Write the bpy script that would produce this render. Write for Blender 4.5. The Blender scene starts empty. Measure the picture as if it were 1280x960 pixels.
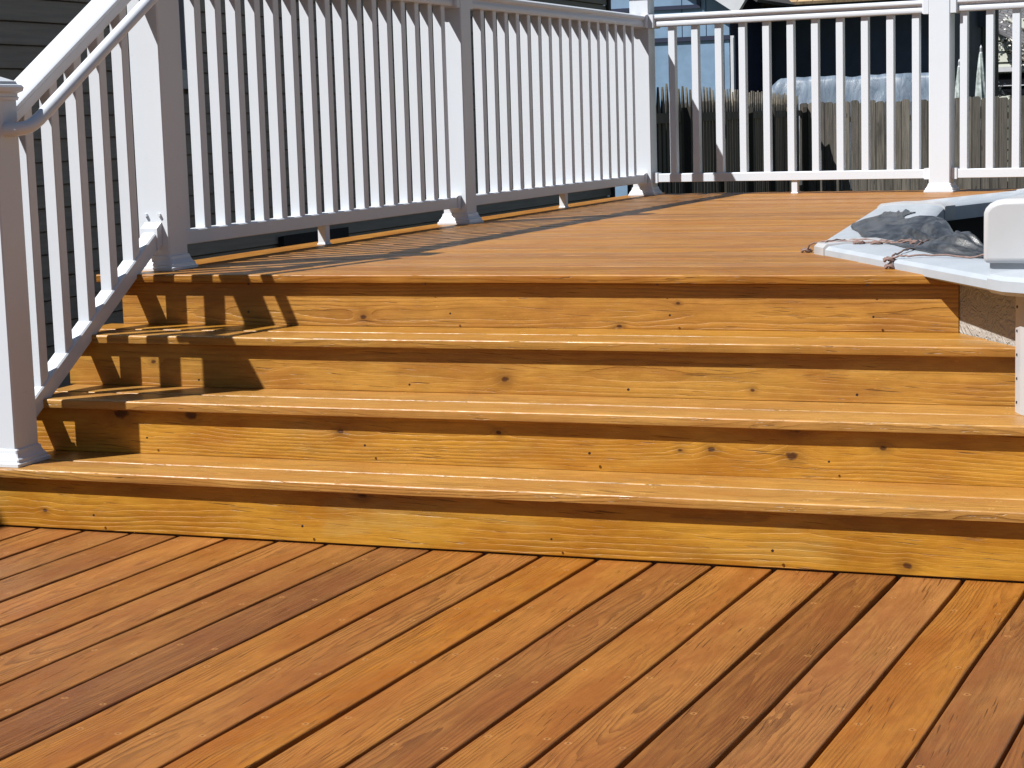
import bpy, math, random
from mathutils import Vector, Matrix, noise
random.seed(7)
sc = bpy.context.scene
col = sc.collection
R = math.radians

# ------------------------------------------------------------------ materials
def new_mat(name):
    m = bpy.data.materials.new(name); m.use_nodes = True
    nt = m.node_tree
    b = nt.nodes['Principled BSDF']
    return m, nt, b
class NB:
    """small node-building helper"""
    def __init__(s, nt): s.nt = nt
    def n(s, t, **k):
        x = s.nt.nodes.new(t)
        for a, v in k.items(): setattr(x, a, v)
        return x
    def l(s, a, b): s.nt.links.new(a, b)
    def put(s, sock, v):
        if isinstance(v, (int, float)): sock.default_value = v
        elif isinstance(v, (tuple, list)): sock.default_value = v
        else: s.l(v, sock)
    def m(s, op, a, b=None, c=None, clamp=False):
        x = s.n('ShaderNodeMath', operation=op, use_clamp=clamp)
        s.put(x.inputs[0], a)
        if b is not None: s.put(x.inputs[1], b)
        if c is not None: s.put(x.inputs[2], c)
        return x.outputs[0]
    def comb(s, x, y, z):
        c = s.n('ShaderNodeCombineXYZ')
        for i, v in enumerate((x, y, z)): s.put(c.inputs[i], v)
        return c.outputs[0]
    def noise(s, vec, scale=1.0, detail=3.0, rough=.55, out='Fac', dist=0.0):
        x = s.n('ShaderNodeTexNoise'); s.l(vec, x.inputs['Vector'])
        x.inputs['Scale'].default_value = scale; x.inputs['Detail'].default_value = detail
        x.inputs['Roughness'].default_value = rough; x.inputs['Distortion'].default_value = dist
        return x.outputs[out]
    def mr(s, v, a, b, c=0.0, d=1.0, smooth=True):
        x = s.n('ShaderNodeMapRange')
        if smooth: x.interpolation_type = 'SMOOTHSTEP'
        s.put(x.inputs['Value'], v)
        for i, q in zip(('From Min', 'From Max', 'To Min', 'To Max'), (a, b, c, d)): s.put(x.inputs[i], q)
        return x.outputs['Result']
    def mix(s, f, a, b, mode='MIX'):
        x = s.n('ShaderNodeMix', data_type='RGBA', blend_type=mode)
        s.put(x.inputs[0], f)
        for i, v in ((6, a), (7, b)):
            if isinstance(v, (tuple, list)): x.inputs[i].default_value = (*v, 1) if len(v) == 3 else v
            else: s.l(v, x.inputs[i])
        return x.outputs[2]
    def bump(s, h, strength, dist, nrm=None):
        x = s.n('ShaderNodeBump'); s.l(h, x.inputs['Height'])
        x.inputs['Strength'].default_value = strength; x.inputs['Distance'].default_value = dist
        if nrm is not None: s.l(nrm, x.inputs['Normal'])
        return x.outputs['Normal']

def wood_mat(name, light, dark, red, knots=(), screws=True, rough=.42, ring=.0062, speck=.5, scuff=.0,
             grain=.8, wash=0.0, spec=.5):
    """flat-sawn board: rings cut by the board, cathedral figure, pores, checks, screws, knots.
    attribute gr = (along, across from the centre, depth), rnd = one number per board, tint = darker board"""
    m, nt, b = new_mat(name); k = NB(nt)
    at = k.n('ShaderNodeAttribute', attribute_name='gr').outputs['Vector']
    rn = k.n('ShaderNodeAttribute', attribute_name='rnd').outputs['Fac']
    ti = k.n('ShaderNodeAttribute', attribute_name='tint').outputs['Fac']
    sp = k.n('ShaderNodeSeparateXYZ'); k.l(at, sp.inputs[0]); u, v, w = sp.outputs
    wn = k.n('ShaderNodeTexWhiteNoise', noise_dimensions='1D'); k.l(k.m('MULTIPLY', rn, 917.3), wn.inputs['W'])
    s3 = k.n('ShaderNodeSeparateColor'); k.l(wn.outputs['Color'], s3.inputs[0]); r1, r2, r3 = s3.outputs
    off = k.m('MULTIPLY', rn, 61.7)
    uu = k.m('ADD', u, off)
    # wandering pith
    n1 = k.noise(k.comb(k.m('MULTIPLY', uu, .75), off, 0.0), 1, 2, .5)
    n2 = k.noise(k.comb(k.m('MULTIPLY', uu, .9), k.m('ADD', off, 31.0), 5.0), 1, 2, .5)
    pv = k.m('ADD', k.m('MULTIPLY', k.m('SUBTRACT', r1, .5), .10), k.m('MULTIPLY', k.m('SUBTRACT', n1, .5), .07))
    pw = k.m('ADD', k.m('MULTIPLY', r2, .05), k.m('MULTIPLY', k.m('SUBTRACT', n2, .25), .11))
    wig = k.noise(k.comb(k.m('MULTIPLY', uu, 5), k.m('MULTIPLY', v, 28), k.m('MULTIPLY', w, 28)), 1, 3, .6)
    dv = k.m('SUBTRACT', v, pv)
    dw = k.m('SUBTRACT', w, k.m('MULTIPLY', pw, -1))
    rad = k.m('SQRT', k.m('ADD', k.m('MULTIPLY', dv, dv), k.m('MULTIPLY', dw, dw)))
    rad = k.m('ADD', rad, k.m('MULTIPLY', wig, .012))
    kn_mask = None; kn_bump = None
    for (ku, kv, kr) in knots:
        du = k.m('SUBTRACT', u, ku); dk = k.m('SUBTRACT', v, kv)
        wob = k.noise(k.comb(k.m('MULTIPLY', u, 55), k.m('MULTIPLY', v, 55), float(ku)), 1, 2, .5)
        d = k.m('SQRT', k.m('ADD', k.m('MULTIPLY', k.m('MULTIPLY', du, du), .55), k.m('MULTIPLY', k.m('MULTIPLY', dk, dk), 1.3)))
        d = k.m('ADD', d, k.m('MULTIPLY', k.m('SUBTRACT', wob, .5), kr * .9))
        g = k.m('EXPONENT', k.m('MULTIPLY', k.m('MULTIPLY', d, d), -1.0 / (kr * kr * 9)))
        rad = k.m('ADD', rad, k.m('MULTIPLY', g, kr * 1.1))
        core = k.mr(d, kr * .45, kr * 1.25, 1, 0)
        halo = k.m('MULTIPLY', k.mr(d, kr * .8, kr * 3.2, 1, 0), .35)
        mk = k.m('MAXIMUM', core, halo)
        kn_mask = mk if kn_mask is None else k.m('MAXIMUM', kn_mask, mk)
    saw = k.m('FRACT', k.m('DIVIDE', rad, ring))
    late = k.m('MULTIPLY', k.mr(saw, .25, .9), k.mr(saw, .93, 1.0, 1, 0))
    # strength of figure varies
    fs = k.noise(k.comb(k.m('MULTIPLY', uu, 1.6), k.m('MULTIPLY', v, 9), off), 1, 2, .5)
    late = k.m('MULTIPLY', late, k.mr(fs, .3, .7, .15, 1.0))
    fine = k.noise(k.comb(k.m('MULTIPLY', uu, 7), k.m('MULTIPLY', v, 420), k.m('MULTIPLY', w, 420)), 1, 3, .65)
    mid = k.noise(k.comb(k.m('MULTIPLY', uu, 3.2), k.m('MULTIPLY', v, 70), k.m('MULTIPLY', w, 70)), 1, 4, .6)
    blot = k.noise(k.comb(k.m('MULTIPLY', uu, 2.6), k.m('MULTIPLY', v, 9), k.m('MULTIPLY', w, 9)), 1, 4, .62)
    blot2 = k.noise(k.comb(k.m('MULTIPLY', uu, 9), k.m('MULTIPLY', v, 24), k.m('MULTIPLY', w, 9)), 1, 4, .7)
    f = k.m('ADD', k.m('MULTIPLY', late, .80 * grain), k.m('MULTIPLY', k.mr(fine, .38, .72), .34 * grain))
    f = k.m('ADD', f, k.m('MULTIPLY', k.mr(mid, .3, .72), .35 * grain))
    f = k.m('SUBTRACT', f, .20, clamp=True)
    c = k.mix(f, light, dark)
    c = k.mix(k.m('MULTIPLY', k.mr(blot, .38, .66), .85), c, red)
    hv = k.n('ShaderNodeHueSaturation'); k.l(c, hv.inputs['Color'])
    k.l(k.m('ADD', k.m('MULTIPLY', k.m('SUBTRACT', r3, .5), .17), k.m('ADD', .93, k.m('MULTIPLY', k.m('SUBTRACT', blot2, .5), .55))), hv.inputs['Value'])
    k.l(k.m('ADD', .985, k.m('MULTIPLY', k.m('SUBTRACT', r1, .5), .10)), hv.inputs['Saturation'])
    hv.inputs['Hue'].default_value = .5
    c = hv.outputs[0]
    c = k.mix(k.m('MULTIPLY', ti, k.mr(mid, .25, .6, .45, 1.0)), c, (dark[0] * .8, dark[1] * .62, dark[2] * .8))
    # pale raised wear flecks; on the top boards also painted highlight streaks
    if speck > 0:
        fl = k.noise(k.comb(k.m('MULTIPLY', uu, 22 if 'top' in name else 40), k.m('MULTIPLY', v, 190), k.m('MULTIPLY', w, 190)), 1, 2, .6)
        c = k.mix(k.m('MULTIPLY', k.mr(fl, .66, .8), speck), c, (light[0] * 1.3, light[1] * 1.35, light[2] * 1.8))
    # checks: short dark splits along the grain
    ck = k.noise(k.comb(k.m('MULTIPLY', uu, 8), k.m('ADD', k.m('MULTIPLY', v, 250), k.m('MULTIPLY', uu, 14)), k.m('MULTIPLY', w, 230)), 1, 1, .4)
    cmask = k.noise(k.comb(k.m('MULTIPLY', uu, 3), k.m('MULTIPLY', v, 14), 7.0), 1, 2, .5)
    ckm = k.m('MULTIPLY', k.mr(ck, .655, .72), k.mr(cmask, .42, .60))
    c = k.mix(k.m('MULTIPLY', ckm, .6), c, (dark[0] * .25, dark[1] * .2, dark[2] * .3))
    if wash > 0:
        ws = k.noise(k.comb(k.m('MULTIPLY', uu, 1.4), k.m('MULTIPLY', v, 5), 3.0), 1, 5, .7)
        c = k.mix(k.m('MULTIPLY', k.mr(ws, .5, .75), wash), c, (.3950, .2647, .0829))
    if kn_mask is not None:
        c = k.mix(k.m('MULTIPLY', kn_mask, .93), c, (.045, .013, .004))
    if screws:
        # screw pairs at every joist
        um = k.m('SUBTRACT', k.m('MODULO', k.m('ADD', uu, 500.0), .405), .2)
        cell = k.m('FLOOR', k.m('DIVIDE', k.m('ADD', uu, 500.0), .405))
        w2 = k.n('ShaderNodeTexWhiteNoise', noise_dimensions='2D')
        k.l(k.comb(cell, k.m('SIGN', v), 0.0), w2.inputs['Vector'])
        s4 = k.n('ShaderNodeSeparateColor'); k.l(w2.outputs['Color'], s4.inputs[0])
        du = k.m('SUBTRACT', um, k.m('MULTIPLY', k.m('SUBTRACT', s4.outputs[0], .5), .03))
        dvv = k.m('SUBTRACT', k.m('ABSOLUTE', v), k.m('ADD', .04, k.m('MULTIPLY', s4.outputs[1], .012)))
        ds = k.m('SQRT', k.m('ADD', k.m('MULTIPLY', du, du), k.m('MULTIPLY', dvv, dvv)))
        ds = k.m('ADD', ds, k.m('MULTIPLY', k.m('SUBTRACT', k.noise(k.comb(k.m('MULTIPLY', u, 300), k.m('MULTIPLY', v, 300), 0.0), 1, 1), .5), .004))
        c = k.mix(k.m('MULTIPLY', k.mr(ds, .0045, .0085, 1, 0), .6), c, (light[0] * 1.3, light[1] * 1.5, light[2] * 2.5))
        c = k.mix(k.mr(ds, .0020, .0036, .85, 0), c, (.05, .022, .012))
    k.l(c, b.inputs['Base Color'])
    rr = k.m('ADD', rough, k.m('MULTIPLY', k.m('SUBTRACT', blot2, .5), .35))
    k.l(rr, b.inputs['Roughness'])
    b.inputs['Specular IOR Level'].default_value = spec
    h = k.m('ADD', k.m('MULTIPLY', late, -.9), k.m('ADD', k.m('MULTIPLY', fine, .7), k.m('MULTIPLY', ckm, -1.6)))
    k.l(k.bump(h, .7, .0014), b.inputs['Normal'])
    return m

def vinyl_mat():
    m, nt, b = new_mat('white_vinyl'); k = NB(nt)
    tc = k.n('ShaderNodeTexCoord').outputs['Object']
    n = k.noise(tc, 3.5, 5, .65); n2 = k.noise(tc, 45, 3, .6)
    c = k.mix(k.m('MULTIPLY', k.mr(n, .48, .8), .35), (.565, .602, .655), (.505, .53, .565))
    c = k.mix(k.m('MULTIPLY', k.mr(n2, .64, .78), .25), c, (.4266, .4306, .4345))
    k.l(c, b.inputs['Base Color']); b.inputs['Roughness'].default_value = .34
    b.inputs['Specular IOR Level'].default_value = .5
    k.l(k.bump(k.noise(tc, 30, 2, .5), .05, .002), b.inputs['Normal'])
    return m

def plain(name, c, rough=.6, var=.2, scale=4.0, metal=0.0, bump=0.0, bscale=40.0, spec=.5, stretch=(1, 1, 1)):
    m, nt, b = new_mat(name); k = NB(nt)
    tc = k.n('ShaderNodeTexCoord').outputs['Object']
    mp = k.n('ShaderNodeMapping'); k.l(tc, mp.inputs[0]); mp.inputs['Scale'].default_value = stretch
    n = k.noise(mp.outputs[0], scale, 5, .62)
    cc = k.mix(k.mr(n, .3, .7), tuple(x * (1 - var) for x in c), tuple(min(1, x * (1 + var)) for x in c))
    k.l(cc, b.inputs['Base Color']); b.inputs['Roughness'].default_value = rough
    b.inputs['Metallic'].default_value = metal; b.inputs['Specular IOR Level'].default_value = spec
    if bump > 0: k.l(k.bump(k.noise(mp.outputs[0], bscale, 4, .6), bump, .01), b.inputs['Normal'])
    return m

def fence_mat(name, ca, cb, cdark):
    """weathered boards: gr/rnd attributes, grey with grain, knots and streaks"""
    m, nt, b = new_mat(name); k = NB(nt)
    at = k.n('ShaderNodeAttribute', attribute_name='gr').outputs['Vector']
    rn = k.n('ShaderNodeAttribute', attribute_name='rnd').outputs['Fac']
    sp = k.n('ShaderNodeSeparateXYZ'); k.l(at, sp.inputs[0]); u, v, w = sp.outputs
    off = k.m('MULTIPLY', rn, 57.0); uu = k.m('ADD', u, off)
    g = k.noise(k.comb(k.m('MULTIPLY', uu, 2.2), k.m('MULTIPLY', v, 60), off), 1, 5, .7)
    s = k.noise(k.comb(k.m('MULTIPLY', uu, 1.2), k.m('MULTIPLY', v, 14), off), 1, 4, .6)
    kn = k.n('ShaderNodeTexVoronoi'); k.l(k.comb(k.m('MULTIPLY', uu, 2.1), k.m('MULTIPLY', v, 9), off), kn.inputs['Vector'])
    kn.inputs['Scale'].default_value = 1
    c = k.mix(k.mr(g, .3, .7), ca, cb)
    c = k.mix(k.m('MULTIPLY', k.mr(s, .5, .75), .75), c, cdark)
    c = k.mix(k.mr(kn.outputs['Distance'], .06, .13, .85, 0), c, cdark)
    c = k.mix(k.mr(k.m('ABSOLUTE', v), .058, .067, 0, .8), c, (.015, .013, .011))
    wn = k.n('ShaderNodeTexWhiteNoise', noise_dimensions='1D'); k.l(off, wn.inputs['W'])
    hv = k.n('ShaderNodeHueSaturation'); k.l(c, hv.inputs['Color'])
    k.l(k.m('ADD', .5, k.m('MULTIPLY', wn.outputs['Value'], .95)), hv.inputs['Value'])
    k.l(hv.outputs[0], b.inputs['Base Color']); b.inputs['Roughness'].default_value = .9
    k.l(k.bump(g, .6, .004), b.inputs['Normal'])
    return m

def siding_mat():
    m, nt, b = new_mat('grey_clapboard'); k = NB(nt)
    tc = k.n('ShaderNodeTexCoord').outputs['Object']
    mp = k.n('ShaderNodeMapping'); k.l(tc, mp.inputs[0]); mp.inputs['Scale'].default_value = (1.2, 1.2, 26)
    n = k.noise(mp.outputs[0], 2.0, 5, .65); n2 = k.noise(tc, 1.3, 4, .6)
    c = k.mix(k.mr(n, .3, .7), (.175, .158, .132), (.225, .205, .172))
    c = k.mix(k.m('MULTIPLY', k.mr(n2, .45, .75), .5), c, (.16, .148, .135))
    k.l(c, b.inputs['Base Color']); b.inputs['Roughness'].default_value = .7
    k.l(k.bump(n, .15, .003), b.inputs['Normal'])
    return m

def stucco_mat():
    m, nt, b = new_mat('embossed_pool_wall'); k = NB(nt)
    tc = k.n('ShaderNodeTexCoord').outputs['Object']
    d = k.noise(tc, 9, 2, .5, out='Color')
    v = k.n('ShaderNodeVectorMath', operation='MULTIPLY_ADD'); k.l(d, v.inputs[0]); v.inputs[1].default_value = (.10, .10, .10); k.l(tc, v.inputs[2])
    w = k.noise(v.outputs[0], 30, 3, .6)
    ridge = k.m('ABSOLUTE', k.m('SUBTRACT', w, .5))
    rg = k.mr(ridge, .0, .12, 1, 0)
    n = k.noise(tc, 3, 4, .6)
    c = k.mix(k.mr(n, .35, .7), (.3555, .3397, .3160), (.3002, .2804, .2568))
    c = k.mix(k.m('MULTIPLY', rg, .12), c, (.33, .30, .27))
    k.l(c, b.inputs['Base Color']); b.inputs['Roughness'].default_value = .6
    k.l(k.bump(rg, .55, .005), b.inputs['Normal'])
    return m

def ground_mat():
    m, nt, b = new_mat('dry_lawn'); k = NB(nt)
    tc = k.n('ShaderNodeTexCoord').outputs['Object']
    n = k.noise(tc, .6, 6, .6); n2 = k.noise(tc, 25, 4, .7)
    c = k.mix(k.mr(n, .4, .65), (.05, .06, .022), (.11, .085, .05))
    c = k.mix(k.mr(n2, .35, .7, 0, .6), c, (.035, .04, .016))
    k.l(c, b.inputs['Base Color']); b.inputs['Roughness'].default_value = .95
    k.l(k.bump(n2, .7, .03), b.inputs['Normal'])
    return m

def shingle_mat(name, c1, c2):
    m, nt, b = new_mat(name); k = NB(nt)
    uvn = k.n('ShaderNodeTexCoord').outputs['UV']
    br = k.n('ShaderNodeTexBrick'); k.l(uvn, br.inputs['Vector'])
    br.inputs['Scale'].default_value = 1; br.inputs['Mortar Size'].default_value = .012
    br.inputs['Brick Width'].default_value = .3; br.inputs['Row Height'].default_value = .14
    br.inputs['Color1'].default_value = (*c1, 1); br.inputs['Color2'].default_value = (*c2, 1)
    br.inputs['Mortar'].default_value = (c1[0] * .2, c1[1] * .2, c1[2] * .2, 1)
    br.inputs['Bias'].default_value = -.1
    n = k.noise(uvn, 9, 4, .6)
    c = k.mix(k.mr(n, .3, .7, 0, .5), br.outputs['Color'], (c2[0] * .6, c2[1] * .6, c2[2] * .6))
    k.l(c, b.inputs['Base Color']); b.inputs['Roughness'].default_value = .9
    return m

def mesh_cover_mat():
    m, nt, b = new_mat('black_mesh_fabric'); k = NB(nt)
    uvn = k.n('ShaderNodeTexCoord').outputs['UV']
    n = k.noise(uvn, 14, 5, .7); n2 = k.noise(uvn, 160, 2, .6)
    c = k.mix(k.mr(n, .35, .7), (.014, .016, .019), (.075, .080, .088))
    c = k.mix(k.mr(n2, .4, .7, 0, .5), c, (.03, .033, .038))
    k.l(c, b.inputs['Base Color']); b.inputs['Roughness'].default_value = .33
    b.inputs['Specular IOR Level'].default_value = .7
    k.l(k.bump(n2, .4, .002), b.inputs['Normal'])
    return m

# wood colours (albedo)
M = {}
M['deck'] = wood_mat('stained_deck_boards', (.292, .116, .0205), (.062, .0165, .0036), (.215, .069, .0110), rough=.42, speck=.3, spec=.32)
M['top'] = wood_mat('stained_top_boards', (.365, .172, .0350), (.080, .0270, .0060), (.275, .106, .0200), rough=.42, speck=.7, spec=.25)
TR = dict(light=(.405, .205, .0400), dark=(.100, .0370, .0065), red=(.320, .138, .0230))
M['tread'] = wood_mat('stained_tread_boards', TR['light'], TR['dark'], TR['red'], rough=.34, speck=.6, spec=.35)
RI = dict(light=(.4700, .2350, .0345), dark=(.1500, .0560, .0068), red=(.3100, .1230, .0140))
M['vinyl'] = vinyl_mat()
M['rim'] = plain('treated_joist_wood', (.16, .075, .03), .8, .3, 6)
M['dark'] = plain('dark_void', (.008, .008, .009), .9, .2)
M['siding'] = siding_mat()
M['glass'] = plain('dark_window_glass', (.01, .011, .014), .08, .1)
M['trimgrey'] = plain('grey_window_trim', (.30, .31, .33), .5, .1)
M['pool_wall'] = stucco_mat()
M['ledge'] = plain('pale_blue_resin', (.345, .385, .43), .32, .06, 6, bump=.03, bscale=60)
M['ledge_side'] = plain('blue_grey_resin', (.30, .35, .43), .4, .08, 6)
M['resin'] = plain('white_resin', (.3950, .4029, .4187), .3, .04, 6)
M['liner'] = plain('shade_black_liner', (.006, .007, .009), .7, .2)  # near-black colour puts in the shade inside the pool
M['cover'] = mesh_cover_mat()
M['cord'] = plain('bungee_cord', (.16, .10, .085), .7, .35, 90)
M['gray_fence'] = fence_mat('weathered_grey_boards', (.052, .047, .039), (.128, .116, .097), (.016, .013, .010))
M['brown_fence'] = fence_mat('old_brown_pickets', (.07, .06, .045), (.12, .105, .08), (.03, .025, .018))
M['blue'] = plain('blue_grey_panel_siding', (.14, .225, .335), .6, .12, 2.5, bump=.1, bscale=14)
M['navy'] = plain('navy_trim', (.012, .018, .045), .5, .1)
M['whitetrim'] = plain('white_trim_paint', (.4582, .4740, .5056), .5, .06)
M['charcoal'] = plain('charcoal_stucco', (.045, .060, .085), .8, .2, 1.5)
M['blackish'] = plain('black_stucco', (.012, .013, .013), .8, .2, 1.5)
M['shingle_tan'] = shingle_mat('tan_shingles', (.30, .20, .10), (.40, .28, .15))
M['shingle_grey'] = shingle_mat('grey_shingles', (.12, .12, .13), (.17, .17, .18))
M['tarp'] = None
M['cream'] = plain('cream_clapboard', (.40, .42, .365), .6, .06)
M['greywall'] = plain('grey_green_wall', (.045, .055, .045), .8, .2)
M['parasol_cloth'] = plain('faded_parasol_cloth', (.30, .34, .33), .8, .45, 9)
M['ground'] = ground_mat()
M['bark'] = plain('bark', (.12, .09, .065), .9, .3, 20)
M['leaf'] = plain('leaf', (.05, .085, .03), .6, .4, 9)
M['blossom'] = plain('pale_blossom', (.6, .6, .57), .7, .2, 9)
M['zinc'] = plain('grey_metal', (.3, .31, .33), .4, .1, metal=.4)
M['eave'] = plain('dark_soffit', (.03, .028, .025), .8, .2)

def tarp_mat():
    m, nt, b = new_mat('clear_plastic_sheet'); k = NB(nt)
    tc = k.n('ShaderNodeTexCoord').outputs['Object']
    mp = k.n('ShaderNodeMapping'); k.l(tc, mp.inputs[0]); mp.inputs['Scale'].default_value = (3.2, 1, 1.0); mp.inputs['Rotation'].default_value = (0, .35, 0)
    n = k.noise(mp.outputs[0], 2.2, 6, .7, dist=1.2)
    c = k.mix(k.mr(n, .35, .62), (.085, .115, .16), (.15, .19, .24))
    c = k.mix(k.mr(n, .64, .76), c, (.36, .40, .44))
    k.l(c, b.inputs['Base Color']); b.inputs['Roughness'].default_value = .42
    b.inputs['Specular IOR Level'].default_value = .35
    k.l(k.bump(n, .5, .03), b.inputs['Normal'])
    return m
M['tarp'] = tarp_mat()

# ------------------------------------------------------------------ mesh helpers
class MB:
    def __init__(s):
        s.v = []; s.f = []; s.gr = []; s.rnd = []; s.tint = []; s.uv = None
    def add(s, vs, fs, gr=None, rnd=0.0, tint=0.0):
        o = len(s.v); s.v += [Vector(a) for a in vs]
        s.f += [tuple(i + o for i in f) for f in fs]
        s.gr += list(gr) if gr else [tuple(a) for a in vs]
        s.rnd += [rnd] * len(vs); s.tint += [tint] * len(vs)
    def prism(s, prof, origin, A, B, L, rnd=0.0, caps=True, grL=None, tint=0.0):
        """closed profile [(a,b)] in the axes A,B swept along vector L"""
        A, B, L, O = Vector(A), Vector(B), Vector(L), Vector(origin)
        n = len(prof); ln = L.length
        vs = [O + A * a + B * b for a, b in prof] + [O + A * a + B * b + L for a, b in prof]
        gr = [(0, a, b) for a, b in prof] + [(ln, a, b) for a, b in prof]
        fs = [(i, (i + 1) % n, n + (i + 1) % n, n + i) for i in range(n)]
        if caps: fs += [tuple(range(n - 1, -1, -1)), tuple(range(n, 2 * n))]
        s.add(vs, fs, gr, rnd, tint)
    def box(s, x0, x1, y0, y1, z0, z1, rnd=0.0):
        s.prism([(x0, z0), (x1, z0), (x1, z1), (x0, z1)], (0, y0, 0), (1, 0, 0), (0, 0, 1), (0, y1 - y0, 0), rnd)
    def loft(s, rings, caps=True, rnd=0.0):
        n = len(rings[0]); vs = [p for r in rings for p in r]; fs = []
        for k in range(len(rings) - 1):
            for i in range(n):
                j = (i + 1) % n
                fs.append((k * n + i, k * n + j, (k + 1) * n + j, (k + 1) * n + i))
        if caps:
            fs.append(tuple(range(n - 1, -1, -1))); q = (len(rings) - 1) * n; fs.append(tuple(range(q, q + n)))
        s.add(vs, fs, None, rnd)
    def tube(s, pts, r, n=12):
        pts = [Vector(p) for p in pts]; rings = []
        up = Vector((0, 0, 1)); prev = None
        for i, p in enumerate(pts):
            t = (pts[min(i + 1, len(pts) - 1)] - pts[max(i - 1, 0)]).normalized()
            if prev is None:
                a = t.cross(up)
                if a.length < .05: a = t.cross(Vector((1, 0, 0)))
                a.normalize()
            else:
                a = (prev - t * prev.dot(t)).normalized()
            prev = a; b = t.cross(a)
            rr = r[i] if isinstance(r, (list, tuple)) else r
            rings.append([p + (a * math.cos(2 * math.pi * q / n) + b * math.sin(2 * math.pi * q / n)) * rr for q in range(n)])
        s.loft(rings)
    def mesh(s, name, smooth=False, angle=None):
        me = bpy.data.meshes.new(name)
        me.from_pydata([tuple(a) for a in s.v], [], s.f); me.update()
        a = me.attributes.new('gr', 'FLOAT_VECTOR', 'POINT'); a.data.foreach_set('vector', [c for g in s.gr for c in g])
        a = me.attributes.new('rnd', 'FLOAT', 'POINT'); a.data.foreach_set('value', s.rnd)
        a = me.attributes.new('tint', 'FLOAT', 'POINT'); a.data.foreach_set('value', s.tint)
        if s.uv:
            uvl = me.uv_layers.new(name='UVMap')
            for lp in me.loops: uvl.data[lp.index].uv = s.uv[lp.vertex_index]
        import bmesh
        bm = bmesh.new(); bm.from_mesh(me); bmesh.ops.recalc_face_normals(bm, faces=bm.faces); bm.to_mesh(me); bm.free()
        if smooth:
            me.polygons.foreach_set('use_smooth', [True] * len(me.polygons))
            if angle: me.set_sharp_from_angle(angle=R(angle))
        return me
    def build(s, name, mat, parent=None, smooth=False, angle=None):
        me = s.mesh(name, smooth, angle); me.materials.append(mat)
        o = bpy.data.objects.new(name, me); col.objects.link(o)
        if parent: o.parent = parent
        if mat.name.startswith(('stained', 'riser')):
            wn = o.modifiers.new('wn', 'WEIGHTED_NORMAL'); wn.keep_sharp = True
        return o

def empty(name, loc=(0, 0, 0), rz=0.0):
    o = bpy.data.objects.new(name, None); o.location = loc; o.rotation_euler = (0, 0, rz)
    o.empty_display_size = .1; col.objects.link(o); return o
def tag(o, label=None, cat=None, group=None, kind=None):
    if label: o['label'] = label
    if cat: o['category'] = cat
    if group: o['group'] = group
    if kind: o['kind'] = kind
    return o
def inst(me_obj, name, parent, loc, rot=(0, 0, 0)):
    c = me_obj.copy(); c.name = name; col.objects.link(c); c.parent = parent
    c.location = loc; c.rotation_euler = rot; return c

# ------------------------------------------------------------------ layout numbers (metres)
A_ST = .05295                                  # stairs are turned 3 degrees from the lower boards
DS = Vector((math.cos(A_ST), math.sin(A_ST), 0)); NS = Vector((-math.sin(A_ST), math.cos(A_ST), 0))
Z = [0, .165, .3147, .4645, .6183]
D = [0, 4.2646, 4.5211, 4.7839, 5.0510]
OV = .0238; TH = .0255
ZT = Z[4]
GROUND = -.65
LEDGE = [(-.736, 4.345), (-1.455, 5.44), (-1.80, 7.72), (-1.435, 9.0), (-.45, 9.52), (1.2, 9.45), (2.5, 8.7), (3.2, 7.3), (3.1, 5.6), (2.4, 4.3), (1.35, 3.55), (.30, 3.66)]
LEDGE = [(x * 1.05, y * 1.05) for x, y in LEDGE]
def inset(poly, d):
    n = len(poly); out = []
    P = [Vector(p) for p in poly]
    for i in range(n):
        a, b, c = P[i - 1], P[i], P[(i + 1) % n]
        e1 = (b - a).normalized(); e2 = (c - b).normalized()
        n1 = Vector((e1.y, -e1.x)); n2 = Vector((e2.y, -e2.x))       # polygon runs clockwise seen from above
        bis = (n1 + n2).normalized(); out.append(b + bis * (d / bis.dot(n1)))
    return out
POOL = inset(LEDGE, .042); POOL[0] = POOL[0] + Vector((.062, .036))
def clip_hit(o, d, umax, poly):
    """first entry of the ray o+d*u into the convex pool outline"""
    best = umax
    o = Vector(o[:2]); d = Vector(d[:2])
    n = len(poly)
    for i in range(n):
        a = poly[i]; b = poly[(i + 1) % n]; e = b - a
        den = d.x * e.y - d.y * e.x
        if abs(den) < 1e-9: continue
        t = ((a - o).x * e.y - (a - o).y * e.x) / den
        s_ = ((a - o).x * d.y - (a - o).y * d.x) / den
        if -1e-6 <= s_ <= 1 + 1e-6 and -3.4 < t < best: best = t
    return best

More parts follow.
